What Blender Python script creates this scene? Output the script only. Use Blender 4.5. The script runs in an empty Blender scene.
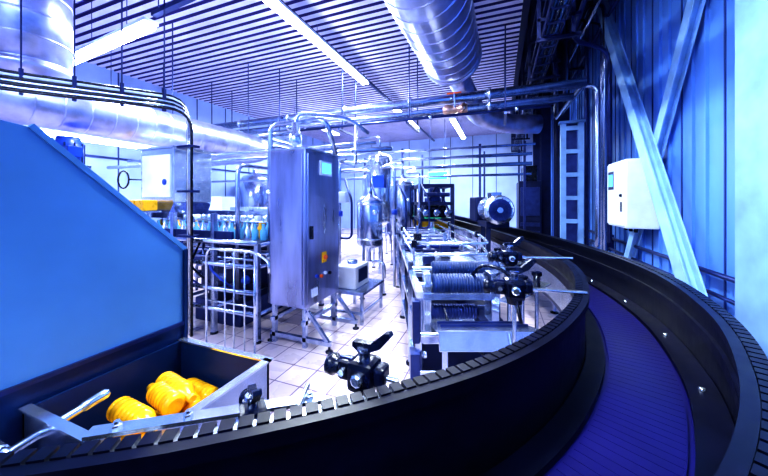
import bpy, bmesh, math, random
from mathutils import Vector, Matrix
random.seed(4)
T=math.radians(21.14); S_,C_=math.sin(T),math.cos(T)
# production line frame: the machine line runs 21 deg off the building axis
def W(r,d,z): return Vector((C_*r-S_*d, S_*r+C_*d, z))

# ------------------------------------------------------------ materials
def mat(name,col,metal=0.0,rough=0.5,var=0.08,scale=6.0,stretch=(1,1,1),bump=0.0,emit=None,estr=0,trans=0,rvar=0.1,spec=.5):
    m=bpy.data.materials.new(name); m.use_nodes=True
    nt=m.node_tree; b=nt.nodes['Principled BSDF']
    tc=nt.nodes.new('ShaderNodeTexCoord'); mp=nt.nodes.new('ShaderNodeMapping')
    mp.inputs['Scale'].default_value=stretch
    nz=nt.nodes.new('ShaderNodeTexNoise'); nz.inputs['Scale'].default_value=scale; nz.inputs['Detail'].default_value=5
    nt.links.new(tc.outputs['Object'],mp.inputs['Vector']); nt.links.new(mp.outputs[0],nz.inputs['Vector'])
    cr=nt.nodes.new('ShaderNodeMapRange'); cr.inputs['From Min'].default_value=0.3; cr.inputs['From Max'].default_value=0.7
    cr.inputs['To Min'].default_value=1-var*1.5; cr.inputs['To Max'].default_value=1+var
    nt.links.new(nz.outputs['Fac'],cr.inputs['Value'])
    mx=nt.nodes.new('ShaderNodeVectorMath'); mx.operation='SCALE'; mx.inputs[0].default_value=col
    nt.links.new(cr.outputs[0],mx.inputs['Scale']); nt.links.new(mx.outputs[0],b.inputs['Base Color'])
    rr=nt.nodes.new('ShaderNodeMapRange'); rr.inputs['To Min'].default_value=max(0.03,rough-rvar); rr.inputs['To Max'].default_value=min(1,rough+rvar)
    nt.links.new(nz.outputs['Fac'],rr.inputs['Value']); nt.links.new(rr.outputs[0],b.inputs['Roughness'])
    b.inputs['Metallic'].default_value=metal; b.inputs['Specular IOR Level'].default_value=spec
    if bump:
        bp=nt.nodes.new('ShaderNodeBump'); bp.inputs['Strength'].default_value=bump; bp.inputs['Distance'].default_value=0.01
        nt.links.new(nz.outputs['Fac'],bp.inputs['Height']); nt.links.new(bp.outputs[0],b.inputs['Normal'])
    if emit:
        b.inputs['Emission Color'].default_value=(*emit,1); b.inputs['Emission Strength'].default_value=estr
    if trans: b.inputs['Transmission Weight'].default_value=trans
    return m
STEEL=mat('stainless_steel',(.48,.56,.78),.95,.22,.16,9,(1,1,.15),.06)
CAB=mat('brushed_cabinet_steel',(.40,.44,.70),.92,.30,.22,5,(1,1,.2),.04)
STEELB=mat('bright_steel',(.78,.86,1.0),.92,.18,.06,12)
STEELD=mat('dark_steel',(.04,.06,.20),.8,.36,.15,8)
DUCT=mat('galvanised_duct',(.46,.50,.80),.85,.34,.18,5)
BLACK=mat('black_plastic',(.003,.006,.028),0,.26,.3,14,spec=.45)
BLACKG=mat('black_guide_rail',(.0015,.0025,.015),0,.36,.3,10,rvar=.12,spec=.28)
NAVY=mat('navy_paint',(.005,.025,.10),.1,.4,.15,3,spec=.3)
HOP=mat('hopper_blue_paint',(.10,.27,.53),.1,.4,.14,1.5)
BELT=mat('belt_deep_blue',(.006,.004,.085),.05,.34,.15,3,spec=.35)
BLUE=mat('blue_plastic',(.01,.06,.45),0,.35,.1,8)
WHITE=mat('white_enamel',(.74,.81,.95),0,.35,.06,5)
CREAM=mat('pale_enamel',(.62,.62,.68),0,.4,.06,5)
BEAM=mat('painted_beam_blue',(.32,.55,.88),.1,.45,.14,4)
COLM=mat('column_blue_grey',(.20,.36,.66),.1,.5,.14,4)
DARKB=mat('dark_blue_steelwork',(.008,.016,.085),.4,.5,.2,5)
YEL=mat('yellow_plastic',(.95,.50,.01),0,.3,.15,10)
BOT=mat('yellow_juice_bottle',(.95,.46,.01),0,.14,.25,20)
ORG=mat('orange_red_plastic',(.8,.12,.02),0,.4)
GRN=mat('green_sign',(.02,.5,.3),0,.5,emit=(.05,.7,.45),estr=.8)
SCR=mat('hmi_screen',(.05,.25,.5),0,.15,emit=(.15,.55,.9),estr=.9)
HOSE=mat('blue_ribbed_hose',(.008,.03,.13),.1,.4,.2,9)
TUBE=mat('fluorescent_tube',(1,1,1),0,.5,emit=(.88,.95,1),estr=18)
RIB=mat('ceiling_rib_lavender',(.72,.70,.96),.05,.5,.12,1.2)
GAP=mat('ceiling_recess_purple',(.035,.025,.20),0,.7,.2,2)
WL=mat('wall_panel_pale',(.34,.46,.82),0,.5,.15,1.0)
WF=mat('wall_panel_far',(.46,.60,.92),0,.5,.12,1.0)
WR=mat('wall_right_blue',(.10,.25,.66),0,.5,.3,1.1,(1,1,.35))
SEAM=mat('wall_seam',(.015,.04,.20),0,.6)
CPL=mat('clear_pallet_blue',(.12,.42,.65),0,.25,.1)
BRASS=mat('brass_union',(.75,.45,.35),.9,.3)

def floor_mat():
    m=bpy.data.materials.new('floor_tiles'); m.use_nodes=True; nt=m.node_tree; b=nt.nodes['Principled BSDF']
    tc=nt.nodes.new('ShaderNodeTexCoord'); br=nt.nodes.new('ShaderNodeTexBrick')
    br.offset=0; br.inputs['Scale'].default_value=1; br.inputs['Brick Width'].default_value=.3; br.inputs['Row Height'].default_value=.3
    br.inputs['Mortar Size'].default_value=.007; br.inputs['Mortar Smooth'].default_value=.3
    br.inputs['Color1'].default_value=(.90,.74,.76,1); br.inputs['Color2'].default_value=(.74,.61,.68,1); br.inputs['Mortar'].default_value=(.20,.12,.24,1)
    nt.links.new(tc.outputs['Object'],br.inputs['Vector'])
    nz=nt.nodes.new('ShaderNodeTexNoise'); nz.inputs['Scale'].default_value=1.3; nz.inputs['Detail'].default_value=6
    nt.links.new(tc.outputs['Object'],nz.inputs['Vector'])
    mr=nt.nodes.new('ShaderNodeMapRange'); mr.inputs['To Min'].default_value=.55; mr.inputs['To Max'].default_value=1.2
    nt.links.new(nz.outputs['Fac'],mr.inputs['Value'])
    vm=nt.nodes.new('ShaderNodeVectorMath'); vm.operation='SCALE'
    nt.links.new(br.outputs['Color'],vm.inputs[0]); nt.links.new(mr.outputs[0],vm.inputs['Scale']); nt.links.new(vm.outputs[0],b.inputs['Base Color'])
    r2=nt.nodes.new('ShaderNodeMapRange'); r2.inputs['To Min'].default_value=.12; r2.inputs['To Max'].default_value=.45
    nt.links.new(nz.outputs['Fac'],r2.inputs['Value']); nt.links.new(r2.outputs[0],b.inputs['Roughness'])
    return m
FLOOR=floor_mat()

# ------------------------------------------------------------ builder
class MB:
    def __init__(s): s.bm=bmesh.new(); s.mats=[]
    def mi(s,m):
        if m not in s.mats: s.mats.append(m)
        return s.mats.index(m)
    def faces(s,vs,fs,m,smooth=False):
        i=s.mi(m); bv=[s.bm.verts.new(v) for v in vs]
        for f in fs:
            try:
                fc=s.bm.faces.new([bv[k] for k in f]); fc.material_index=i; fc.smooth=smooth
            except ValueError: pass
    def box(s,a,b,m,M=None):
        x0,y0,z0=a; x1,y1,z1=b
        vs=[Vector(p) for p in ((x0,y0,z0),(x1,y0,z0),(x1,y1,z0),(x0,y1,z0),(x0,y0,z1),(x1,y0,z1),(x1,y1,z1),(x0,y1,z1))]
        if M is not None: vs=[M@v for v in vs]
        s.faces(vs,[(0,3,2,1),(4,5,6,7),(0,1,5,4),(1,2,6,5),(2,3,7,6),(3,0,4,7)],m)
    def bbox(s,a,b,m,bev=.01,M=None):
        t=bmesh.new(); bmesh.ops.create_cube(t,size=1)
        for v in t.verts: v.co=Vector([(a[k]+b[k])/2+v.co[k]*(b[k]-a[k]) for k in range(3)])
        bmesh.ops.bevel(t,geom=t.edges[:],offset=bev,segments=2,affect='EDGES',profile=.6)
        vs=[(M@v.co if M is not None else v.co.copy()) for v in t.verts]; t.verts.index_update()
        fs=[[v.index for v in f.verts] for f in t.faces]; t.free(); s.faces(vs,fs,m)
    def prism(s,poly,m,M=None,ext=(0,0,1)):
        n=len(poly); e=Vector(ext); vs=[Vector(p) for p in poly]+[Vector(p)+e for p in poly]
        if M is not None: vs=[M@v for v in vs]
        s.faces(vs,[tuple(range(n))[::-1],tuple(range(n,2*n))]+[(i,(i+1)%n,(i+1)%n+n,i+n) for i in range(n)],m)
    def lathe(s,p,axis,prof,m,n=20,smooth=True):
        p=Vector(p); a=Vector(axis).normalized(); u=a.orthogonal().normalized(); w=a.cross(u)
        vs=[];fs=[]
        for (h,r) in prof:
            for i in range(n):
                t=2*math.pi*i/n; vs.append(p+a*h+(u*math.cos(t)+w*math.sin(t))*max(r,1e-4))
        for j in range(len(prof)-1):
            for i in range(n):
                k=(i+1)%n; fs.append((j*n+i,j*n+k,(j+1)*n+k,(j+1)*n+i))
        s.faces(vs,fs,m,smooth)
        c=len(prof)-1
        s.faces(vs[:n],[tuple(range(n))[::-1]],m); s.faces(vs[c*n:],[tuple(range(n))],m)
    def cyl(s,a,b,r,m,n=12,r2=None):
        a=Vector(a);b=Vector(b); L=(b-a).length
        if L<1e-6:return
        s.lathe(a,b-a,[(0,r),(L,r if r2 is None else r2)],m,n)
    def beam(s,a,b,w,h,m,up=(0,0,1)):
        a=Vector(a);b=Vector(b); d=(b-a); L=d.length; d.normalize(); u=Vector(up)
        if abs(d.dot(u))>.98: u=Vector((0,1,0))
        x=d.cross(u).normalized(); z=x.cross(d)
        M=Matrix(((x.x,d.x,z.x,a.x),(x.y,d.y,z.y,a.y),(x.z,d.z,z.z,a.z),(0,0,0,1)))
        s.box((-w/2,0,-h/2),(w/2,L,h/2),m,M)
    def ibeam(s,a,b,w,h,t,m,up=(0,0,1)):
        a=Vector(a);b=Vector(b); d=(b-a).normalized(); u=Vector(up); x=d.cross(u).normalized(); z=x.cross(d)
        s.beam(a+z*h/2,b+z*h/2,w,t,m,up); s.beam(a-z*h/2,b-z*h/2,w,t,m,up); s.beam(a,b,t,h,m,up)
    def tube(s,pts,r,m,n=10,fil=.12):
        pts=[Vector(p) for p in pts]; P=[pts[0]]
        for i in range(1,len(pts)-1):
            a,b,c=pts[i-1],pts[i],pts[i+1]; d1=(a-b);d2=(c-b); f=min(fil,d1.length*.45,d2.length*.45)
            p0=b+d1.normalized()*f; p2=b+d2.normalized()*f
            for k in range(6):
                t=k/5; P.append(p0*(1-t)**2+b*2*t*(1-t)+p2*t*t)
        P.append(pts[-1]); s.sweep(P,r,m,n)
    def sweep(s,P,r,m,n=10):
        tan=[]
        for i in range(len(P)):
            a=P[max(i-1,0)];b=P[min(i+1,len(P)-1)]; t=(b-a); tan.append(t.normalized() if t.length>1e-7 else Vector((0,0,1)))
        u=tan[0].orthogonal().normalized(); vs=[];fs=[]
        for i,p in enumerate(P):
            u=(u-tan[i]*u.dot(tan[i])).normalized(); w=tan[i].cross(u)
            for k in range(n):
                t=2*math.pi*k/n; vs.append(p+(u*math.cos(t)+w*math.sin(t))*r)
        for j in range(len(P)-1):
            for k in range(n):
                q=(k+1)%n; fs.append((j*n+k,j*n+q,(j+1)*n+q,(j+1)*n+k))
        fs.append(tuple(range(n))[::-1]); fs.append(tuple(range((len(P)-1)*n,len(P)*n)))
        s.faces(vs,fs,m,True)
    def strip(s,A,B,z0,z1,m):
        vs=[];fs=[]
        for a,b in zip(A,B): vs+= [Vector((a.x,a.y,z0)),Vector((b.x,b.y,z0)),Vector((b.x,b.y,z1)),Vector((a.x,a.y,z1))]
        for i in range(len(A)-1):
            o=i*4
            for k in range(4):
                q=(k+1)%4; fs.append((o+k,o+q,o+4+q,o+4+k))
        fs.append((0,3,2,1)); o=(len(A)-1)*4; fs.append((o,o+1,o+2,o+3))
        s.faces(vs,fs,m)
    def done(s,name):
        bmesh.ops.recalc_face_normals(s.bm,faces=s.bm.faces[:])
        me=bpy.data.meshes.new(name); s.bm.to_mesh(me); s.bm.free()
        for m in s.mats: me.materials.append(m)
        o=bpy.data.objects.new(name,me); bpy.context.scene.collection.objects.link(o); return o
ML=Matrix.Rotation(T,4,'Z')   # line frame -> world

# ------------------------------------------------------------ room shell
XL,XR,YF,YB,H=-9.8,2.2,17.0,-3.0,5.3; HR=6.9
b=MB(); b.box((XL-.2,YB-.2,-.12),(XR+.2,YF+.2,0),FLOOR); b.done('floor')
# corrugated ceiling: ribs run across the hall
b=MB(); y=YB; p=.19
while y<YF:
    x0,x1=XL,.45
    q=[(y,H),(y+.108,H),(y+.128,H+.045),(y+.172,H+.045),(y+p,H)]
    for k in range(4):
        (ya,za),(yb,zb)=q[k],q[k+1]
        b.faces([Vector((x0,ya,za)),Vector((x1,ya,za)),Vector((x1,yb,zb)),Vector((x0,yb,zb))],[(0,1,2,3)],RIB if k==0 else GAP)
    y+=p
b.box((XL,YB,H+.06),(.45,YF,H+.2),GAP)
b.box((.45,YB,HR),(XR+.2,YF,HR+.15),DARKB); b.box((.38,YB,H-.02),(.5,YF,HR),DARKB)
b.done('ceiling')
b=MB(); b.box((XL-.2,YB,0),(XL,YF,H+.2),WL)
y=YB
while y<YF: b.box((XL,y,0),(XL+.012,y+.03,H),SEAM); y+=1.15
b.box((XL,YB,2.9),(XL+.03,YF,2.96),STEELD); b.done('wall_left')
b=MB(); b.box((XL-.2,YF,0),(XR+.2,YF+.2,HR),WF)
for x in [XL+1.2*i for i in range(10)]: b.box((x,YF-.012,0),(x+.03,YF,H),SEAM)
b.done('wall_far')
b=MB(); b.box((XL-.2,YB-.2,0),(XR+.2,YB,HR),WF); b.done('wall_back')
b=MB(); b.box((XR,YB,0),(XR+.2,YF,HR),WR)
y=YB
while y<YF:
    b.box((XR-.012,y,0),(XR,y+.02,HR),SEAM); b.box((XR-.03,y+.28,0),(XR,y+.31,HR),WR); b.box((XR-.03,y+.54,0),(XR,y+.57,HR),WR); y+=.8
b.done('wall_right')
b=MB(); b.box((XR-.05,YB,0),(XR-.001,YF,.14),SEAM); b.done('baseboard_right')

# ------------------------------------------------------------ lamps
def lamp(a,c,zc,w=.18,power=60,col=(.84,.94,1),ext=0):
    a=Vector(a);c=Vector(c); b=MB(); d=(c-a).normalized(); L=(c-a).length
    up=Vector((0,0,1)); side=d.cross(up)
    b.beam(a-d*ext+up*.055,c+d*.05+up*.055,w,.05,WHITE)
    n=max(1,round(L/1.25)); seg=L/n
    for i in range(n):
        p0=a+d*(i*seg+.015); p1=a+d*((i+1)*seg-.015)
        for s_ in (-.05,.05): b.cyl(p0+side*s_,p1+side*s_,.034,TUBE,8)
    t=.3
    while t<L:
        b.cyl(a+d*t+up*.07,Vector((a.x+d.x*t,a.y+d.y*t,zc)),.006,STEELD,6); t+=1.1
    o=b.done('fluorescent_lamp')
    ld=bpy.data.lights.new('lamp_light','AREA'); ld.shape='RECTANGLE'; ld.size=L; ld.size_y=.1; ld.energy=power; ld.color=col
    lo=bpy.data.objects.new('lamp_light',ld); lo.parent=o; mid=(a+c)/2; lo.location=mid-up*.04
    lo.rotation_euler=(0,0,math.atan2(d.y,d.x)); bpy.context.scene.collection.objects.link(lo)
lamp((-3.4,3.7,4.95),(-3.4,7.4,4.95),H-.001,power=220)
lamp((-3.4,9.2,4.95),(-3.4,12.8,4.95),H-.001,power=240)
lamp((-7.7,3.0,4.25),(-4.6,2.75,4.25),H-.001,power=110)
lamp((-8,2.6,3.05),(-8,5.2,3.05),H-.001,power=40)
lamp((-7.2,9.0,4.9),(-7.2,12.5,4.9),H-.001,power=170)
lamp((-.25,1.4,5.0),(-.25,3.4,5.0),H-.001,power=210)  # added fixture above the view, brightens the right wall
lamp((-1.6,11,4.7),(-1.6,14.5,4.7),H-.001,power=180)
lamp((-3.6,-2,4.9),(-.4,-2,4.9),H-.001,power=180,col=(.80,.92,1))  # unseen row added behind the camera as fill light
b=MB()
b.beam((-3.4,3.0,5.08),(-3.4,16.5,5.08),.07,.06,STEELD); b.beam((-4.5,2.74,4.38),(-2.6,2.6,4.38),.07,.06,STEELD)
for y in (4,7,10,13): b.cyl((-3.4,y,5.1),(-3.4,y,H),.008,STEELD,6)
for x in (-4.3,-2.7): b.cyl((x,2.68,4.4),(x,2.68,H),.008,STEELD,6)
b.done('cable_tray')

# ------------------------------------------------------------ ducts
def duct(pts,r,name,fil=.6,hang=None):
    b=MB(); b.tube(pts,r,DUCT,28,fil)
    for i in range(len(pts)-1):
        a=Vector(pts[i]);c=Vector(pts[i+1]);d=(c-a).normalized();L=(c-a).length
        f0=fil if i>0 else 0; f1=fil if i<len(pts)-2 else 0
        t=f0+.1
        while t<L-f1-.05:
            b.lathe(a+d*t,d,[(0,r),(.008,r+.010),(.02,r+.010),(.028,r)],DUCT,28); t+=.30
    for h in (hang or []):
        b.cyl((h[0],h[1],h[2]),(h[0],h[1],H),.012,STEELD,6)
    return b
b=duct([(-.98,-.5,4.66),(-.9,6.0,4.66)],.55,'x',.7,[(-1.3,2,5),(-.5,5,5)])
b.lathe((-.9,6.0,4.66),(0,1,0),[(0,.55),(.03,.58),(.08,.58),(.1,.54),(.4,.3),(.45,.27)],DUCT,28)
b.tube([(-.9,6.4,4.66),(-.9,7.4,4.66),(-.55,8.2,4.0),(.2,9.0,3.9),(1.0,9.3,3.9)],.26,DUCT,20,.35)
b.done('ventilation_duct')
duct([(-6,.4,3.15),(-6,6.4,3.15),(-9.75,6.6,3.15)],.33,'x',.5,[(-6,4,3.4),(-6,5.9,3.4)]).done('ventilation_duct.001')
b=duct([(-5.85,2.0,3.45),(-5.85,2.0,5.30)],.43,'x',.3); b.lathe((-5.85,2.0,3.32),(0,0,1),[(0,.3),(.1,.42),(.16,.47),(.22,.47),(.24,.43)],DUCT,28); b.done('ventilation_duct.002')

# ------------------------------------------------------------ overhead pipes
b=MB()
for (yy,zz,r,x0,x1,m) in [(6.6,4.0,.09,-9.5,1.5,STEEL),(6.6,3.76,.07,-9.5,1.3,STEEL),(6.85,4.02,.045,-9.5,1.5,STEEL),(6.4,3.58,.03,-5.6,.9,STEELD),(7.1,3.86,.06,-9.3,1.1,STEELD),(7.2,3.3,.05,-9.5,-3,STEEL),(7.0,3.08,.06,-9.5,-2.5,STEEL)]:
    b.tube([(x0,yy,zz),(x1-.001,yy,zz)],r,m,12)
    x=x0+.8
    while x<x1:
        b.lathe((x,yy,zz),(1,0,0),[(-.03,r),(-.03,r*1.35),(.03,r*1.35),(.03,r)],STEELB,12); x+=1.7
b.tube([(1.0,6.6,4.0),(1.5,6.6,4.0),(1.5,8.5,4.1),(1.5,8.5,6.85)],.06,STEEL,12,.25)
b.tube([(.9,6.6,3.76),(1.3,6.6,3.76),(1.3,8.5,3.8),(1.3,8.5,6.85)],.055,STEEL,12,.25)
b.tube([(.9,6.85,4.02),(1.75,6.85,4.02),(1.75,6.85,.9),(1.75,7.3,.9)],.045,STEEL,12,.2)
for x in (-8,-5.5,-3.6,-1.9,.1):
    b.cyl((x,6.48,3.5),(x,6.48,H),.015,STEELD,6); b.cyl((x,7.2,3.5),(x,7.2,H),.015,STEELD,6); b.beam((x,6.3,3.5),(x,7.3,3.5),.05,.05,STEELD)
b.lathe((-.9,6.6,3.76),(1,0,0),[(-.26,.07),(-.2,.11),(-.12,.11),(-.08,.085),(.08,.085),(.12,.12),(.2,.12),(.26,.07)],BRASS,16)
b.cyl((-.9,6.52,3.78),(-.9,6.42,4.05),.02,STEELB,8); b.beam((-1.05,6.42,4.05),(-.75,6.42,4.05),.03,.03,ORG)
b.done('overhead_pipe_run')
b=MB()
for (yy,zz,r,x0,x1) in [(10,3.2,.05,-7,.9),(10,2.9,.06,-8,.9),(10.2,2.6,.04,-6,.9),(13,3.6,.06,-9,1.0),(13,3.25,.06,-9,1.0),(10.1,3.5,.04,-8,1.0)]:
    b.tube([(x0,yy,zz),(x1,yy,zz)],r,STEEL,10)
for x in (-6,-3.2,-.6,.7):
    b.beam((x,10.1,0),(x,10.1,3.6),.07,.07,STEELD); b.beam((x,13,0),(x,13,3.8),.07,.07,STEELD)
b.done('distribution_pipe_run')
b=MB()
L=[([(-3.0,3.35,0.5),(-3.0,3.35,2.85),(-2.1,3.35,2.85),(-2.1,3.6,2.42)],.035),
   ([(-3.15,3.5,0.3),(-3.15,3.5,2.6),(-3.15,6.3,2.6),(-3.15,6.3,3.6)],.035),
   ([(-2.5,3.25,2.4),(-2.5,3.25,2.95),(-1.9,3.6,2.9),(-1.75,3.9,2.75)],.028),
   ([(-2.65,3.5,2.42),(-2.65,3.5,2.75),(-3.4,3.5,2.75),(-3.4,4.6,2.75),(-8.5,4.6,2.75)],.035),
   ([(-3.3,3.9,1.6),(-3.3,3.9,2.55),(-3.3,4.2,2.55),(-8.5,4.2,2.55)],.038),
   ([(-3.45,3.2,.4),(-3.45,3.2,2.3),(-3.45,6,2.3),(-9.2,6,2.3)],.03)]
for q,r in L: b.tube(q,r,STEEL,10,.15)
for q,r in L[:2]:
    for z in (1.0,1.9): b.lathe((q[0][0],q[0][1],z),(0,0,1),[(-.03,r),(-.03,r*1.7),(.03,r*1.7),(.03,r)],STEELB,12)
b.lathe((-2.5,3.25,2.5),(0,0,1),[(0,.03),(.02,.08),(.16,.08),(.18,.05),(.3,.05),(.32,.03)],STEELB,16)
b.lathe((-2.62,3.45,2.42),(0,0,1),[(0,.07),(.12,.07),(.14,.04),(.3,.035)],STEEL,16)
b.done('looped_process_pipework')
b=MB()
for i in range(7):
    o=i*.04; zz=2.98+.035*i
    b.tube([(-3.80-o*.7,2.78+o*.3,.0),(-3.80-o*.7,2.78+o*.3,zz),(-4.95-o*.3,1.5,zz),(-5.35,.3,zz),(-5.5,-1.5,zz)],.018,(BLACK,STEELB,BLACK,STEELB,BLACK,WHITE)[i%6],8,.28)
for q in ((-3.92,2.82,1.9),(-3.92,2.82,2.5),(-3.92,2.82,1.3)): b.box((q[0]-.14,q[1]-.06,q[2]),(q[0]+.14,q[1]+.06,q[2]+.03),STEELD)
for t in (.15,.4,.65,.9):
    x=-3.9-1.1*t; y=2.8-1.3*t; b.beam((x,y,2.95),(x-.0,y,3.24),.03,.03,STEELD); b.beam((x,y,3.24),(x,y,H-.001),.012,.012,STEELD)
b.done('cable_and_hose_bundle')

# ------------------------------------------------------------ electrical cabinet
b=MB(); x0,x1,y0,y1,z0,z1=-2.72,-2.18,3.02,3.82,.48,2.42
b.bbox((x0,y0,z0),(x1,y1,z1),CAB,.018)
b.bbox((x1-.002,y0+.03,z0+.04),(x1+.018,y1-.03,z1-.05),CAB,.008)
b.bbox((x0+.04,y0-.014,z0+.05),(x1-.04,y0+.002,z1-.05),CAB,.006)
b.box((x0-.01,y0-.02,z1-.005),(x1+.03,y1+.01,z1+.012),STEELB)
b.bbox((x1+.015,y0+.27,2.12),(x1+.04,y0+.55,2.31),WHITE,.006); b.box((x1+.04,y0+.30,2.145),(x1+.043,y0+.52,2.285),SCR)
for z in (.7,1.4,2.15): b.cyl((x1+.02,y1-.04,z),(x1+.02,y1-.04,z+.09),.012,STEELB,8)
b.bbox((x1+.015,y0+.06,1.32),(x1+.05,y0+.10,1.48),BLACK,.006)
b.bbox((x1+.015,y0+.33,.98),(x1+.03,y0+.43,1.12),YEL,.004); b.lathe((x1+.03,y0+.38,1.05),(1,0,0),[(0,.03),(.03,.03),(.035,.022)],ORG,14)
for k,mm in enumerate((BLUE,ORG,WHITE,BLACK)): b.lathe((x1+.015,y0+.2+k*.1,.84-.02*(k%2)),(1,0,0),[(0,.022),(.03,.022)],mm,12)
b.box((x1+.015,y0+.1,.6),(x1+.03,y0+.22,.7),WHITE)
for y in (y0+.05,y1-.05):
    for x in (x0+.04,x1-.04): b.beam((x,y,.0),(x,y,z0+.01),.05,.05,STEEL)
    b.beam((x0-.02,y,.1),(x1+.32,y,.1),.05,.05,STEEL); b.beam((x1,y,.44),(x1+.28,y,.12),.04,.04,STEEL)
    for x in (x0-.02,x1+.3): b.lathe((x,y,0),(0,0,1),[(0,.045),(.015,.045),(.02,.015),(.09,.015)],BLACK,12)
b.beam((x0+.04,y0,.3),(x0+.04,y1,.3),.05,.05,STEEL); b.beam((x1-.04,y0,.3),(x1-.04,y1,.3),.05,.05,STEEL)
b.done('electrical_cabinet')
b=MB(); ox=-.28
b.box((-2.1+ox,3.9,.42),(-1.55+ox,4.7,.46),STEEL)
for x in (-2.07+ox,-1.58+ox):
    for y in (3.93,4.67): b.beam((x,y,0),(x,y,.43),.04,.04,STEEL)
b.beam((-2.07+ox,3.93,.15),(-1.58+ox,3.93,.15),.03,.03,STEEL); b.beam((-1.58+ox,3.93,.15),(-1.58+ox,4.67,.15),.03,.03,STEEL)
b.bbox((-2.08+ox,4.0,.46),(-1.72+ox,4.5,.80),CREAM,.03); b.lathe((-1.9+ox,4.25,.80),(0,0,1),[(0,.08),(.05,.08),(.06,.04)],STEEL,14)
b.box((-1.72+ox,4.1,.55),(-1.71+ox,4.4,.75),STEELD); b.done('dosing_pump_cart')

# ------------------------------------------------------------ process tanks
def tank(x,y,z0,z1,r,name,m=STEEL,legs=3):
    b=MB(); b.lathe((x,y,z0),(0,0,1),[(-.12,.04),(-.05,r*.6),(0,r*.93),(.03,r),(z1-z0-.03,r),(z1-z0,r*.93),(z1-z0+.06,r*.55),(z1-z0+.09,.05),(z1-z0+.22,.05)],m,24)
    for z in (z0+.1,z1-.1): b.lathe((x,y,z),(0,0,1),[(0,r),(.01,r+.015),(.03,r+.015),(.04,r)],STEELB,24)
    for i in range(legs):
        a=i*2*math.pi/legs+.4; px,py=x+math.cos(a)*r*.9,y+math.sin(a)*r*.9
        b.cyl((px+.05*math.cos(a),py+.05*math.sin(a),0),(px,py,z0+.15),.022,STEEL,8); b.lathe((px+.05*math.cos(a),py+.05*math.sin(a),0),(0,0,1),[(0,.05),(.02,.05)],BLACK,10)
    b.cyl((x,y,z0-.1),(x,y,z0-.3),.025,STEEL,8); b.tube([(x,y,z0-.3),(x+.3,y,z0-.3),(x+.3,y,z0-.6)],.025,STEEL,8)
    b.tube([(x,y,z1+.2),(x,y,z1+.55),(x-.6,y,z1+.55)],.03,STEEL,8)
    b.lathe((x+r*.7,y-r*.7,(z0+z1)/2+.2),(1,-1,0),[(0,.05),(.05,.05),(.06,.02)],STEELB,12)
    return b.done(name)
tank(-2.3,5.2,.95,1.8,.24,'process_tank'); tank(-3.1,7.7,1.2,3.0,.32,'process_tank.001',STEELB)
tank(-2.6,8.2,.9,2.3,.33,'process_tank.002'); tank(-3.9,9.2,.9,2.6,.4,'process_tank.003')
b=MB()
for (x,y) in ((-2.75,4.85),(-2.05,5.9),(-2.8,6.2),(-1.9,7.4)):
    b.tube([(x,y,.0),(x,y,2.5),(x-.4,y+.2,2.5),(x-.4,y+1.0,2.7)],.03,STEEL,8)
    b.tube([(x,y,1.1),(x+.25,y,1.1),(x+.25,y,1.8),(x,y+.2,2.2)],.022,STEELD,8)
    b.lathe((x,y,1.5),(0,0,1),[(0,.03),(0,.06),(.1,.06),(.1,.03)],BLUE if x<-2 else STEELB,10)
b.box((-2.9,6.7,2.1),(-2.6,6.9,2.4),BLUE)
b.bbox((-2.82,4.8,1.75),(-2.6,4.97,1.95),WHITE,.02)
b.cyl((-2.75,6.8,0),(-2.75,6.8,2.1),.03,STEEL,8)
b.done('valve_manifold')

# ------------------------------------------------------------ filling line rack, left
b=MB()
for x in (-5.6,-4.4,-3.6,-2.85):
    for y in (2.95,4.4): b.beam((x,y,0),(x,y,1.25 if x>-3 else 1.62),.06,.06,STEEL); b.lathe((x,y,0),(0,0,1),[(0,.05),(.02,.05)],BLACK,10)
for z in (.35,.62,.95,1.25): b.tube([(-5.7,2.93,z),(-2.85,2.93,z)],.032,STEEL,8)
for z in (.35,.95,1.5): b.tube([(-5.7,4.4,z),(-2.85,4.4,z)],.03,STEEL,8)
for x in (-4.4,-3.6,-2.85):
    for z in (.35,.95,1.22): b.tube([(x,2.95,z),(x,4.4,z)],.025,STEEL,8)
for k in range(6): b.tube([(-5.6,3.1+k*.22,1.0+.05*(k%3)),(-3.0,3.1+k*.22,1.0+.05*(k%3))],.02+.006*(k%3),(STEEL,STEELB,STEELD)[k%3],8)
b.box((-5.6,3.0,1.22),(-2.9,4.35,1.25),STEELD); b.box((-5.6,2.96,1.25),(-3.3,3.0,1.38),STEELD)
b.box((-5.6,4.3,.1),(-2.9,4.36,1.2),DARKB)
for k in range(18):
    x=-5.5+k*.145
    b.lathe((x,3.25,1.25),(0,0,1),[(0,.045),(.12,.045),(.16,.02),(.22,.018)],(CPL,STEELB)[k%3==0],10)
    b.lathe((x,3.6,1.42),(0,0,1),[(0,.03),(.1,.05),(.13,.05),(.14,.02)],(STEELB,STEELB,WHITE)[k%3],10)
    b.lathe((x+.07,3.42,1.25),(0,0,1),[(0,.04),(.14,.04),(.18,.018),(.22,.018)],(YEL,CPL,STEELB)[k%3],10)
b.tube([(-5.6,3.6,1.46),(-3.0,3.6,1.46)],.04,STEEL,10)
b.box((-5.6,4.15,1.25),(-3.6,4.35,1.6),STEEL)
for k in range(7): b.tube([(-5.3+k*.3,3.3,.4),(-5.3+k*.3,3.3,.8),(-5.15+k*.3,3.3,.8),(-5.15+k*.3,3.3,1.2)],.02,(STEELD,STEEL)[k%2],8,.06)
for k in range(5): b.lathe((-5+k*.45,3.15,.72),(0,-1,0),[(0,.02),(.02,.06),(.06,.06),(.1,.03)],(STEELB,BLUE,STEEL)[k%3],12)
b.bbox((-4.3,3.2,.0),(-3.4,4.1,.34),STEELD,.02)
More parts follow.
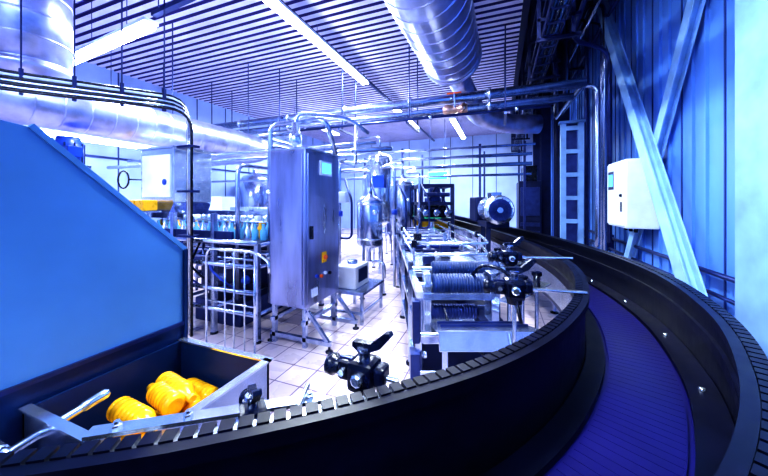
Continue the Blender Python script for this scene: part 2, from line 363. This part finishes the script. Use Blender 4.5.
for k in range(3): b.tube([(-4.3+.35*k,3.02,1.22),(-4.35+.35*k,2.9,.9),(-4.1+.35*k,2.9,.75),(-4.1+.35*k,3.2,.5)],.014,(BLUE,BLACK,BLUE)[k],8,.1)
b.done('bottle_filling_line')
b=MB()
for x in (-3.0,-2.7,-2.86): b.tube([(x,2.6,0.0),(x,2.6,1.22)],.009,STEELB,6)
b.tube([(-3.3,2.6,.0),(-3.3,2.6,1.22),(-2.55,2.6,1.22),(-2.35,2.6,1.12),(-2.35,2.6,1.0)],.014,STEELB,8)
b.tube([(-2.55,2.6,1.22),(-2.55,2.6,0)],.014,STEELB,8)
b.tube([(-3.3,2.6,.6),(-2.55,2.6,.6)],.009,STEELB,6)
for x in (-3.3,-2.55): b.lathe((x,2.6,0),(0,0,1),[(0,.05),(.02,.05)],STEEL,10)
b.done('tubular_guard_rail')
b=MB()
b.bbox((-5.85,3.35,1.75),(-5.0,4.05,2.66),STEELB,.02); b.prism([(-5.85,3.35,1.76),(-5.0,3.35,1.76),(-5.15,3.35,1.5),(-5.6,3.35,1.5)],STEEL,None,(0,.7,0))
b.box((-5.9,3.3,2.66),(-4.95,4.1,2.69),STEELB); b.box((-5.78,3.335,1.85),(-5.07,3.35,2.56),WHITE); b.lathe((-5.2,3.34,2.1),(0,-1,0),[(0,.05),(.015,.05)],BLUE,16)
t=[Vector((-6.05+.15*math.cos(a*math.pi/8),3.2,2.15+.15*math.sin(a*math.pi/8))) for a in range(17)]
b.sweep(t,.014,BLACK,6); b.beam((-5.5,3.7,.0),(-5.5,3.7,1.55),.06,.06,STEEL); b.beam((-5.2,3.7,.0),(-5.2,3.7,1.55),.06,.06,STEEL)
b.beam((-5.9,3.2,2.15),(-5.8,3.36,2.15),.02,.02,BLACK)
b.done('product_supply_hopper')
b=MB()
b.box((-6.15,3.0,0),(-5.65,3.28,1.62),STEELD); b.box((-6.5,2.98,1.60),(-5.15,3.26,1.63),STEEL); b.beam((-5.2,3.1,0),(-5.2,3.1,1.6),.04,.04,STEEL)
for k in range(6): b.bbox((-6.48+k*.22,3.0,1.63),(-6.28+k*.22,3.22,1.80),YEL,.02)
b.done('yellow_crate_stack')
b=MB()
b.lathe((-5.77,2.38,2.30),(0,0,1),[(0,.13),(.02,.16),(.32,.16),(.34,.13),(.40,.13)],BLUE,18)
b.beam((-5.77,2.38,0),(-5.77,2.38,2.30),.08,.08,STEEL); b.box((-5.96,2.22,2.26),(-5.6,2.56,2.30),STEEL)
for k in range(10):
    a=k*math.pi/5; b.box((-5.77+.16*math.cos(a)-.008,2.38+.16*math.sin(a)-.008,2.33),(-5.77+.16*math.cos(a)+.008,2.38+.16*math.sin(a)+.008,2.61),NAVY)
b.bbox((-5.62,2.26,2.40),(-5.50,2.42,2.55),BLUE,.01)
b.done('blue_drive_motor')

# ------------------------------------------------------------ hopper machine near left
b=MB(); xf=-1.5; xb=-2.9
up=[(xf,y,z) for y,z in [(-1.2,1.18),(1.05,1.18),(1.05,1.55),(.52,2.05),(.36,2.07),(-1.2,2.07)]]
b.prism(up,HOP,None,(xb-xf,0,0))
b.prism([(xf-.0,y,z) for y,z in [(-1.2,.0),(1.05,.0),(1.05,1.178),(-1.2,1.178)]],NAVY,None,(xb-xf,0,0))
b.box((xf,-1.2,1.17),(xf+.012,1.055,1.186),STEELD)
b.box((xf-.01,1.05,.84),(xf+.015,1.066,1.55),NAVY)
b.beam((xf+.0,1.06,1.55),(xf+.0,.52,2.055),.02,.02,HOP)
b.done('cap_hopper_machine')
b=MB()
bx0,bx1,by0,by1,bz0,bz1=-1.49,-.94,.5,1.04,.7,1.1; t=.012
b.box((bx0,by0,bz0),(bx1,by1,bz0+t),STEELD)
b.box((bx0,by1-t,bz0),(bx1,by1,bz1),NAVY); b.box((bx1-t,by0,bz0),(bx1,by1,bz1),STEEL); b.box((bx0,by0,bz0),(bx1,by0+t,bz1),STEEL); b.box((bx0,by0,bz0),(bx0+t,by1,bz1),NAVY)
b.box((bx0,by1-.02,bz1),(bx1+.015,by1+.01,bz1+.008),STEELB); b.box((bx1-.02,by0,bz1),(bx1+.015,by1,bz1+.008),STEELB); b.box((bx0,by0-.01,bz1),(bx1,by0+.02,bz1+.008),STEELB)
for x,y in ((bx0+.03,by0+.03),(bx1-.03,by0+.03),(bx0+.03,by1-.03),(bx1-.03,by1-.03)): b.beam((x,y,0),(x,y,bz0),.04,.04,STEEL)
b.done('collecting_bin')
b=MB()
def bottle(x,y,z,ax):
    pr=[(0,.028),(.008,.040)]; h=.015
    while h<.15: pr+=[(h,.043),(h+.008,.043),(h+.012,.039),(h+.016,.043)]; h+=.024
    pr+=[(.165,.042),(.185,.034),(.205,.019),(.215,.014)]
    b.lathe((x,y,z),ax,pr,BOT,18); a=Vector(ax).normalized(); b.lathe(Vector((x,y,z))+a*.213,a,[(0,.017),(.018,.017),(.02,.014)],YEL,14)
random.seed(7)
for lay,z in enumerate((.757,.838,.915,.988)):
    for i in range(5):
        for j in range(2):
            if lay==3 and (i<1 or i>3 or j==1): continue
            if lay==2 and i>3 and j==1: continue
            x=-1.42+j*.24+random.uniform(0,.02); y=.60+i*.086+lay*.012
            if y>.98: continue
            fl=random.random()<.5; bx=x+(.225 if fl else 0)
            bottle(bx,y,z+random.uniform(-.006,.006),((-1 if fl else 1),random.uniform(-.3,.3)*(lay>1)*(y<.9)+random.uniform(-.1,.1),random.uniform(-.06,.06)))
b.done('yellow_bottle_pile')
b=MB()
b.cyl((-1.50,.42,1.02),(-1.42,.42,1.02),.035,STEELB,14); b.tube([(-1.42,.38,1.0),(-1.40,.46,1.03),(-1.35,.66,1.09)],.014,STEELB,10,.02)
b.lathe((-1.405,.44,1.02),(.05,.2,.06),[(-.05,.02),(-.04,.03),(.0,.03),(.01,.02)],STEEL,12); b.lathe((-1.35,.66,1.09),(.05,.2,.06),[(-.07,.012),(-.06,.018),(.0,.018),(.01,.01)],STEELB,12)
b.done('latch_lever')

# ------------------------------------------------------------ curved conveyor
ctrl=[(2.13,14),(2.15,11),(2.17,7.5),(2.14,5.2),(1.99,3.83),(1.717,2.77),(1.307,2.0),(.88,1.5),(.449,1.16),(-.012,.933),(-.476,.776),(-.86,.69),(-1.18,.63)]
def crom(P,step):
    P=[Vector((a,b_)) for a,b_ in P]; P=[P[0]*2-P[1]]+P+[P[-1]*2-P[-2]]; out=[]
    for i in range(1,len(P)-2):
        p0,p1,p2,p3=P[i-1:i+3]
        for k in range(80):
            t=k/80; out.append(.5*((2*p1)+(p2-p0)*t+(2*p0-5*p1+4*p2-p3)*t*t+(3*p1-p0-3*p2+p3)*t**3))
    out.append(P[-2]); res=[out[0]]; acc=0
    for a,c in zip(out,out[1:]):
        acc+=(c-a).length
        if acc>=step: res.append(c); acc=0
    return res
path=crom(ctrl,.042)
def O(o):
    r=[]
    for i,p in enumerate(path):
        a=path[max(i-1,0)];c=path[min(i+1,len(path)-1)]; t=(c-a).normalized(); n=Vector((-t.y,t.x))
        q=p+n*o; r.append(W(q.x,q.y,0))
    return r
b=MB()
RW=.63
b.strip(O(0),O(.03),.70,1.17,BLACKG)            # inner skirt
b.strip(O(-.02),O(.05),1.155,1.187,BLACKG)
b.strip(O(-.03),O(-.004),.985,1.06,BLACKG)
b.strip(O(-.02),O(-.001),.70,.98,STEEL)
b.strip(O(RW-.03),O(RW),.80,1.17,BLACKG)        # outer skirt
b.strip(O(RW-.055),O(RW+.025),1.155,1.187,BLACKG)
b.strip(O(RW-.05),O(RW-.031),1.0,1.06,BLACKG)
b.strip(O(RW+.001),O(RW+.02),.70,.98,STEELD)
b.strip(O(.032),O(RW-.032),.785,.80,BELT)
b.strip(O(.034),O(.13),.80,.83,BLACKG)
b.strip(O(RW-.16),O(RW-.034),.80,.83,BLACKG)
b.strip(O(.15),O(RW-.18),.80,.820,BELT)
b.strip(O(-.02),O(RW+.02),.66,.70,STEELD)
A=[O(-.026),O(.016),O(RW-.016),O(RW+.031)]
b.strip(O(.018),O(.052),1.187,1.200,BLACKG); b.strip(O(RW-.057),O(RW-.018),1.187,1.200,BLACKG)
n=len(path)
for i in range(0,n-1):
    for (u,v) in ((0,1),(2,3)):
        a0,a1=A[u][i],A[u][i+1]; c0,c1=A[v][i],A[v][i+1]
        f=.78; q=[a0,a0.lerp(a1,f),c0.lerp(c1,f),c0]
        b.prism([(p.x,p.y,1.186) for p in q],BLACKG,None,(0,0,.018))
b.strip(O(-.022),O(.010),1.1865,1.190,STEELB); b.strip(O(RW-.004),O(RW+.026),1.1865,1.190,STEEL)
D=O(RW-.10)
for i in range(0,n,14): b.lathe((D[i].x,D[i].y,.83),(0,0,1),[(0,.014),(.012,.014),(.014,.008)],STEELB,8)
# belt link seams
B0,B1=O(.155),O(RW-.185)
for i in range(0,n-1,1):
    a0,a1,c0,c1=B0[i],B0[i+1],B1[i],B1[i+1]
    q=[a0,a0.lerp(a1,.96),c0.lerp(c1,.96),c0]; b.prism([(p.x,p.y,.820) for p in q],BELT,None,(0,0,.0025))
I0,I1=O(.03),O(RW-.03)
for i in range(6,n,38):
    for q in (I0[i],I1[i]):
        b.cyl((q.x,q.y,0.0),(q.x,q.y,.67),.025,STEEL,10); b.lathe((q.x,q.y,0),(0,0,1),[(0,.06),(.02,.06),(.03,.03)],BLACK,12)
    b.cyl((I0[i].x,I0[i].y,.35),(I1[i].x,I1[i].y,.35),.018,STEEL,8)
b.done('curved_conveyor')

# ------------------------------------------------------------ clamps
def clamp(r,d,z,ang,size=1.0,name='swivel_clamp',post=.4,reach=.16):
    b=MB(); M=ML@Matrix.Translation((r,d,z))@Matrix.Rotation(ang,4,'Z')@Matrix.Scale(size,4)
    def p(x,y,zz): return M@Vector((x,y,zz))
    R=M.to_3x3(); s=size
    b.bbox((-.040,-.040,-.055),(.040,.040,.03),BLACK,.016,M)
    b.bbox((-.080,-.026,-.036),(-.036,.026,.018),BLACK,.012,M); b.bbox((.036,-.026,-.03),(.070,.026,.022),BLACK,.01,M)
    b.box((-.083,-.004,-.04),(-.04,.004,.022),STEELD,M)
    b.lathe(p(0,0,-.075),R@Vector((0,0,1)),[(0,.030*s),(.03*s,.034*s)],BLACK,14)
    b.lathe(p(-.080,0,-.01),R@Vector((-1,0,0)),[(0,.024*s),(.015*s,.024*s),(.022*s,.032*s),(.042*s,.030*s),(.046*s,.018*s)],BLACK,14)
    b.lathe(p(0,0,.03),R@Vector((0,0,1)),[(0,.016*s),(.02*s,.016*s),(.024*s,.024*s),(.036*s,.022*s)],STEEL,14)
    b.prism([(-.035,-.012,.064),(-.02,-.014,.055),(.02,-.014,.055),(.055,-.012,.072),(.085,-.009,.108),(.080,-.009,.118),(.064,-.009,.114),(.025,-.012,.080),(-.015,-.012,.078),(-.035,-.011,.076)],BLACK,M,(0,.024,0))
    b.lathe(p(.0,-.040,-.01),R@Vector((0,-1,0)),[(0,.018*s),(.012*s,.018*s),(.016*s,.012*s)],STEELB,8,False)
    b.lathe(p(-.06,-.026,-.01),R@Vector((0,-1,0)),[(0,.010*s),(.010*s,.010*s)],STEELB,6,False)
    b.cyl(p(.03,0,-.01),p(reach/size,0,-.01),.012,STEELB,10)
    q=p(0,0,-.055); b.cyl((q.x,q.y,q.z),(q.x,q.y,post),.014,STEELB,10)
    return b.done(name)
clamp(-.07,1.085,1.19,math.radians(-25),1.25,post=.70,reach=.13)
clamp(-.42,.96,1.11,math.radians(-60),1.05,'swivel_clamp.001',post=.70,reach=.11)
clamp(.86,1.98,1.235,math.radians(-15),1.55,'swivel_clamp.002',post=.0,reach=.42)
clamp(1.15,2.75,1.29,math.radians(-5),1.5,'swivel_clamp.003',post=.0,reach=.55)
b=MB()
b.beam(W(-.95,.93,.69),W(.3,1.22,.69),.05,.03,STEEL); b.beam(W(-.85,.86,1.13),W(-.2,1.02,1.13),.045,.012,STEELB)
for (r,d) in ((-.75,.955),(.1,1.17)): b.cyl(W(r,d,0),W(r,d,.69),.018,STEEL,10); b.lathe(W(r,d,0),(0,0,1),[(0,.05),(.02,.05)],BLACK,10)
for r_,d_ in ((-.7,.9),(-.3,.995)): b.cyl(W(r_,d_,.69),W(r_,d_,1.13),.012,STEEL,8)
for r_,d_ in ((-.78,.876),(-.6,.92),(-.25,1.007)): b.lathe(W(r_,d_,1.136),(0,0,1),[(0,.014),(.01,.014),(.012,.008),(.02,.008)],STEELB,6,False)
b.cyl(W(-.27,1.06,1.145),W(-.27,.88,1.145),.009,STEELB,8)
b.done('guide_bracket_bar')

# ------------------------------------------------------------ packing machine inside the bend
b=MB()
def lb(a,c,m,bev=None):
    if bev: b.bbox(a,c,m,bev,ML)
    else: b.box(a,c,m,ML)
def lp(r,d,z): return W(r,d,z)
for d in (2.55,3.3,4.6,6.2,8.0):
    for r in (.30,1.25):
        if d<2.6 and r>1: r=.95
        b.beam(lp(r,d,0),lp(r,d,1.12 if d>2.6 else .98),.055,.055,STEEL); b.lathe(lp(r,d,0),(0,0,1),[(0,.06),(.02,.06),(.03,.02)],BLACK,10)
for z in (.25,.62,.98):
    b.beam(lp(.3,2.55,z),lp(.3,8.0,z),.04,.05,STEEL); b.beam(lp(.3,2.55,z),lp(.95,2.55,z),.04,.05,STEEL); b.beam(lp(1.25,3.3,z),lp(1.25,8,z),.04,.05,STEEL)
    for d in (3.3,4.6,6.2,8): b.beam(lp(.3,d,z),lp(1.25,d,z),.04,.04,STEEL)
lb((.27,2.5,.98),(.33,8.05,1.03),STEELB); lb((1.22,3.25,1.0),(1.28,8.05,1.1),STEELB)
lb((.34,2.7,.08),(.94,7.9,.5),DARKB,.02); lb((.96,3.0,.1),(1.2,7.9,.6),DARKB,.02)
lb((.34,3.4,.99),(1.2,4.5,1.01),STEEL); lb((.34,4.7,1.0),(1.2,8.0,1.02),STEELD)
lb((.34,2.6,.55),(.93,3.25,.57),STEELB,.004)
Mt=ML@Matrix.Translation((.75,2.2,.86))@Matrix.Rotation(math.radians(-14),4,'X')
b.bbox((-.38,-.16,-.01),(.34,.2,.01),STEEL,.004,Mt); b.bbox((-.38,-.18,-.12),(.34,-.16,.01),STEELB,.004,Mt)
b.box((-.34,-.02,.011),(.3,.0,.03),STEELD,Mt); b.box((-.34,.12,.011),(.3,.14,.03),STEELD,Mt)
b.beam(lp(.45,2.2,.0),lp(.45,2.2,.85),.04,.04,STEEL); b.beam(lp(1.0,2.2,.0),lp(1.0,2.2,.85),.04,.04,STEEL)
b.beam(lp(.95,2.35,1.0),lp(1.55,2.9,1.0),.12,.012,STEELB); b.beam(lp(1.0,2.9,1.08),lp(1.7,3.6,1.08),.10,.012,STEELB)
b.beam(lp(1.3,3.2,1.02),lp(1.75,4.6,1.02),.2,.012,STEEL)
for (r,d) in ((1.2,2.6),(1.4,2.75),(1.35,3.25),(1.6,3.5),(1.55,4.1)):
    b.cyl(lp(r,d,0),lp(r,d,1.1),.016,STEEL,8); b.lathe(lp(r,d,1.0),(0,0,1),[(0,.03),(.1,.03),(.11,.045),(.14,.045)],BLACK,12)
for k in range(12):
    d=4.85+k*.26; b.cyl(lp(.36,d,1.06),lp(1.2,d,1.06),.045,STEELB if k%2 else STEELD,12)
for z,rr,mm in ((1.2,.018,STEELB),(1.32,.018,STEELB)):
    b.tube([lp(.33,3.3,z),lp(1.15,3.3,z),lp(1.3,4,z),lp(1.3,7.8,z)],rr,mm,8); b.tube([lp(.33,3.3,z),lp(.3,7.8,z)],rr,mm,8)
for r,d in ((.33,3.3),(.31,5.0),(.3,7.0),(1.3,4.2),(1.3,6)): b.cyl(lp(r,d,1.0),lp(r,d,1.36),.014,STEELB,8); b.bbox((r-.03,d-.03,1.28),(r+.03,d+.03,1.36),BLACK,.008,ML)
def rib(r0,r1,d,z,R,m=HOSE):
    L=r1-r0; pr=[(0,R*.5),(0,R*.85)]; h=.01
    while h<L-.02: pr+=[(h,R*.88),(h+.006,R),(h+.016,R),(h+.022,R*.88)]; h+=.026
    pr+=[(L,R*.85),(L,R*.5)]
    b.lathe(lp(r0,d,z),lp(r1,d,z)-lp(r0,d,z),pr,m,20)
rib(.44,.92,2.75,1.02,.105); rib(.5,1.2,3.15,1.08,.08); rib(.42,.85,2.75,.78,.07,STEELD)
b.cyl(lp(.3,2.75,1.02),lp(1.25,2.75,1.02),.03,STEELB,12); b.cyl(lp(.3,3.15,1.08),lp(1.3,3.15,1.08),.025,STEELB,12)
for d in (2.75,): lb((.36,d-.09,.6),(.42,d+.09,1.14),STEELB,.008); lb((.95,d-.09,.7),(1.0,d+.09,1.14),STEEL,.008)
b.cyl(lp(.3,2.45,.7),lp(1.0,2.45,.7),.02,STEELB,10); b.cyl(lp(.3,2.52,.35),lp(1.0,2.52,.35),.016,STEELB,10)
for k in range(6): b.lathe(lp(.37,2.62+k*.1,.45),ML.to_3x3()@Vector((-1,0,0)),[(0,.03),(.04,.03),(.05,.015)],(STEELB,BLACK)[k%2],10)
lb((.24,2.5,.6),(.30,2.62,.95),STEELD,.006); lb((.22,2.48,.3),(.30,2.62,.52),STEELD,.006)
for (r,d) in ((.55,3.7),(.85,4.2),(.6,5.4),(1.0,6.3)):
    lb((r-.07,d-.07,1.02),(r+.07,d+.07,1.2),(BLACK,STEELB,DARKB)[int(r*10)%3],.012); b.cyl(lp(r,d,1.2),lp(r,d,1.34),.03,STEEL,10)
b.tube([lp(.8,2.75,1.1),lp(.85,2.6,1.25),lp(1.05,2.5,1.2),lp(1.1,2.4,.8)],.015,BLACK,8)
b.tube([lp(.5,2.5,.9),lp(.55,2.4,.7),lp(.8,2.35,.6),lp(.9,2.5,.3)],.013,BLACK,8)
b.done('packing_machine')

b=MB()
for r,d in ((1.0,8.3),(1.9,8.3),(1.0,9.6),(1.9,9.6)): b.beam(lp(r,d,0),lp(r,d,2.2),.09,.09,DARKB)
for z in (1.25,1.7,2.2):
    b.beam(lp(1.0,8.3,z),lp(1.9,8.3,z),.09,.09,DARKB); b.beam(lp(1.0,9.6,z),lp(1.9,9.6,z),.09,.09,DARKB)
    b.beam(lp(1.0,8.3,z),lp(1.0,9.6,z),.09,.09,DARKB); b.beam(lp(1.9,8.3,z),lp(1.9,9.6,z),.09,.09,DARKB)
lb((1.15,8.4,1.3),(1.75,9.0,1.65),BLACK,.03); lb((1.3,8.5,1.75),(1.6,8.9,2.15),STEELD,.03); b.cyl(lp(1.1,8.25,1.95),lp(1.8,8.25,1.95),.06,STEELD,14)
for r in (1.15,1.45,1.75): b.lathe(lp(r,8.25,1.45),ML.to_3x3()@Vector((0,-1,0)),[(0,.1),(.06,.1),(.08,.05)],STEEL,16)
b.beam(lp(1.0,8.3,1.3),lp(1.45,8.3,2.2),.05,.05,DARKB); b.beam(lp(1.9,8.3,1.3),lp(1.45,8.3,2.2),.05,.05,DARKB)
b.done('drive_station')
b=MB(); c=lp(2.05,5.3,1.62); ax=(ML.to_3x3()@Vector((.08,1,0))).normalized()
b.lathe(c,ax,[(0,.10),(0,.22),(.03,.265),(.12,.27),(.13,.24)],STEELB,28)
for k in range(1,5): b.lathe(c-ax*.012,ax,[(0,.05*k-.012),(0,.05*k),(.012,.05*k),(.012,.05*k-.012)],STEELD,24)
b.lathe(c-ax*.02,ax,[(0,.05),(.02,.05)],STEEL,16)
for k in range(10):
    a=k*math.pi/5; u=ax.orthogonal().normalized(); w=ax.cross(u); dv=u*math.cos(a)+w*math.sin(a); b.beam(c-ax*.01+dv*.04,c-ax*.01+dv*.22,.014,.014,STEELD,ax)
b.lathe(c,ax,[(.13,.2),(.62,.2),(.64,.24),(.68,.24),(.70,.1),(.85,.06)],STEEL,28)
for k in range(28):
    a=k*2*math.pi/28; u=ax.orthogonal().normalized(); w=ax.cross(u); dv=u*math.cos(a)+w*math.sin(a); b.beam(c+ax*.15+dv*.215,c+ax*.60+dv*.215,.01,.045,STEEL,dv)
b.bbox((1.98,5.5,1.84),(2.16,5.75,1.94),STEEL,.01,ML)
b.box((1.86,5.45,1.30),(2.28,5.95,1.40),DARKB,ML); b.beam(lp(1.95,5.6,0),lp(1.95,5.6,1.32),.08,.08,DARKB); b.beam(lp(1.95,5.9,0),lp(1.95,5.9,1.32),.08,.08,DARKB)
b.bbox((1.85,6.05,1.36),(2.3,6.5,1.86),DARKB,.03,ML)
b.done('electric_motor')

# ------------------------------------------------------------ back area
b=MB()
for x in (-2.2,-1.2):
    for y in (8.9,9.6): b.beam((x-.2,y,0),(x-.2,y,.92),.05,.05,STEEL)
b.box((-2.45,8.85,.9),(-1.35,9.65,.95),STEEL); b.box((-2.4,8.9,.35),(-1.4,9.6,.38),STEEL)
b.done('steel_work_table')
for i,(x,m) in enumerate(((-2.4,YEL),(-1.85,YEL),(-2.15,GRN))):
    b=MB(); z=.95 if i<2 else 1.2; y=9.0
    w=.42; b.box((x,y,z),(x+w,y+.5,z+.02),m)
    for q in ((x,y,x+w,y+.02),(x,y+.48,x+w,y+.5),(x,y,x+.02,y+.5),(x+w-.02,y,x+w,y+.5)): b.box((q[0],q[1],z),(q[2],q[3],z+.24),m)
    b.box((x-.01,y-.01,z+.22),(x+w+.01,y,z+.25),m); b.done('plastic_crate' if i==0 else 'plastic_crate.%03d'%i)
b=MB(); b.box((-2.9,12.85,2.7),(-2.1,12.88,3.0),GRN); b.box((-2.92,12.88,2.68),(-2.08,12.92,3.02),WHITE)
for x in (-2.8,-2.2): b.cyl((x,12.9,3.0),(x,12.9,H),.01,STEELD,6)
b.done('exit_sign')
b=MB()
for k in range(3):
    x=-5.4+k*1.0; b.bbox((x,14.2,0),(x+.8,15.2,1.9+.25*(k%2)),(STEEL,WHITE,STEELD)[k],.03); b.box((x+.08,14.18,.2),(x+.72,14.2,1.6),(STEELD,STEEL,BLUE)[k])
b.done('process_control_cabinets')
b=MB()
for x in (-9,-7.6,-6.2):
    b.lathe((x,9.2,.9),(0,0,1),[(-.3,.1),(0,.55),(1.7,.55),(1.85,.4),(1.95,.1),(2.1,.1)],STEEL,24)
    for a in range(3): b.cyl((x+.45*math.cos(a*2.1),9.2+.45*math.sin(a*2.1),0),(x+.45*math.cos(a*2.1),9.2+.45*math.sin(a*2.1),1.0),.03,STEEL,8)
b.done('storage_tank_row')
b=MB()
b.box((-9.2,6.2,0),(-5.2,7.2,.9),STEELD); b.box((-9.2,6.2,.9),(-5.2,7.2,.95),STEELB); b.box((-9.0,6.4,.95),(-7.5,7.0,1.9),WHITE); b.bbox((-7.2,6.4,.95),(-5.6,7.0,1.6),STEEL,.03)
b.box((-7.0,6.38,1.1),(-6.2,6.4,1.5),STEELD); b.done('bottling_machine')

# ------------------------------------------------------------ right bay
b=MB()
b.ibeam((1.96,7.75,6.4),(1.96,4.15,.60),.21,.12,.018,BEAM,(1,0,0))
b.ibeam((2.08,3.75,5.3),(2.08,6.45,.62),.16,.09,.016,BEAM,(1,0,0))
b.box((1.84,3.95,.0),(2.14,4.35,.62),COLM); b.box((1.9,6.3,.0),(2.16,6.6,.66),COLM); b.box((1.8,7.6,6.3),(2.2,8.0,6.9),COLM); b.box((1.95,3.5,5.2),(2.2,3.95,5.45),COLM)
b.done('diagonal_brace_beam')
b=MB(); b.box((1.86,3.0,0),(2.17,3.02,HR),COLM); b.box((1.86,3.42,0),(2.17,3.44,HR),COLM); b.box((1.98,3.02,0),(2.02,3.42,HR),COLM)
b.box((1.855,3.0,0),(1.875,3.44,HR),COLM)
b.box((1.84,2.98,0),(2.19,3.46,.02),COLM); b.done('steel_column')
b=MB()
cx0,cx1,cy=1.28,1.6,7.5
for x in (cx0,cx1): b.box((x-.05,cy-.06,0),(x+.05,cy+.06,3.45),COLM)
z=.3
while z<3.4: b.box((cx0,cy-.05,z),(cx1,cy+.05,z+.09),COLM); z+=.5
b.box((cx0-.08,cy-.1,3.45),(cx1+.08,cy+.1,3.5),COLM); b.box((cx0,cy+.03,0),(cx1,cy+.05,3.45),STEELD)
b.done('lattice_column')
for k,yy in enumerate((9.0,12,14.5)):
    b=MB(); b.ibeam((1.5,yy,0),(1.5,yy,HR),.3,.28,.03,DARKB,(0,1,0)); b.done('steel_column.%03d'%(k+1))
b=MB()
b.bbox((1.76,5.5,1.37),(2.165,6.3,2.42),WHITE,.02); b.bbox((1.74,5.53,1.40),(1.765,6.27,2.39),WHITE,.008)
b.box((1.735,5.95,1.97),(1.742,6.2,2.27),DARKB); b.box((1.73,5.98,2.02),(1.737,6.17,2.22),SCR)
b.lathe((1.74,5.62,1.87),(-1,0,0),[(0,.025),(.02,.025),(.03,.012)],BLACK,12); b.box((1.73,5.6,1.62),(1.742,5.64,1.77),BLACK)
for k in range(3): b.cyl((1.95,5.7+k*.2,1.37),(1.95,5.7+k*.2,1.30),.025,BLACK,10)
b.box((2.16,5.6,1.5),(2.2,6.2,2.3),STEELD); b.done('wall_control_box')
b=MB()
for x,z,r in ((2.12,1.02,.028),(2.12,.80,.022)): b.tube([(x,-1,z),(x,5.4,z),(x,12,z)],r,STEELD,10)
for y in (0,2.5,4.8,7.5): b.box((2.09,y,.75),(2.2,y+.04,1.08),STEELD)
b.done('wall_pipe')
b=MB()
for i,(x,m,r) in enumerate(((1.90,STEEL,.035),(2.0,STEELD,.03),(1.72,STEELD,.035),(2.05,STEEL,.025))):
    y=7.0+i*.25; b.tube([(x,y,.0),(x,y,5.6),(x,y+1,6.2),(x,16,6.2)],r,m,10,.3)
b.tube([(1.9,6.72,1.0),(1.9,6.72,4.6),(1.2,6.3,4.7),(1.2,3,5.2),(1.2,-2,5.2)],.04,STEELD,10,.3)
b.done('riser_pipes')
b=MB()
for (x,z,w) in ((.75,5.0,.35),(.75,4.55,.3),(1.05,5.35,.35),(.72,4.25,.25)):
    b.box((x-w/2,3.2,z),(x-w/2+.02,16.8,z+.1),STEELD); b.box((x+w/2-.02,3.2,z),(x+w/2,16.8,z+.1),STEELD)
    y=3.3
    while y<16.8: b.box((x-w/2,y,z),(x+w/2,y+.05,z+.015),STEELD); y+=.35
    for k in range(4): b.tube([(x-w/2+.06+k*.06,3.2,z+.04),(x-w/2+.06+k*.06,16.8,z+.04)],.018,BLACK if k%2 else NAVY,6)
y=3.5
while y<16.5:
    b.beam((.55,y,4.22),(.55,y,6.89),.05,.05,DARKB); b.beam((1.0,y,4.22),(1.0,y,6.89),.05,.05,DARKB)
    for z in (4.22,4.52,4.97): b.beam((.52,y,z),(1.1,y,z),.05,.05,DARKB)
    b.beam((.9,y,5.33),(1.25,y,5.33),.05,.05,DARKB); y+=1.6
b.done('cable_ladder_stack')
b=MB()
for k in range(4):
    z=5.45+(k%3)*.2; x=1.70+.1*k
    b.tube([(x,2.5+k*.4,z),(x,16.5,z)],.035,(STEEL,STEELD)[k%2],8)
for y in (5.2,9.6,13): b.beam((1.67,y,5.4),(2.15,y,5.4),.06,.06,DARKB); b.beam((1.68,y,5.4),(1.68,y,6.89),.05,.05,DARKB)
b.done('service_pipe_bank')
b=MB()
b.bbox((.55,10.4,0),(1.2,11.8,2.4),DARKB,.03); b.bbox((.6,10.35,1.3),(1.15,10.4,2.2),STEELD,.01)
for k in range(4): b.box((.6,10.33,.2+k*.26),(1.15,10.36,.32+k*.26),STEELD)
b.bbox((.7,10.6,2.4),(1.1,11.6,2.9),BLACK,.03); b.done('compressor_housing')

# ------------------------------------------------------------ world, camera
w=bpy.data.worlds.new('World'); bpy.context.scene.world=w; w.use_nodes=True
w.node_tree.nodes['Background'].inputs[0].default_value=(.3,.4,.9,1); w.node_tree.nodes['Background'].inputs[1].default_value=.3
cd=bpy.data.cameras.new('camera'); cam=bpy.data.objects.new('camera',cd); bpy.context.scene.collection.objects.link(cam)
cam.location=(0,0,1.8); cam.rotation_euler=(math.radians(90),0,T); cd.sensor_width=36; cd.lens=36*300/768; cd.shift_y=-38/768; cd.clip_start=.02
bpy.context.scene.camera=cam
vs_=bpy.context.scene.view_settings; vs_.view_transform='Standard'; vs_.exposure=.5
for lk in ('High Contrast','Medium High Contrast'):
    try: vs_.look=lk; print('look',lk); break
    except Exception as e: print('nolook',e)
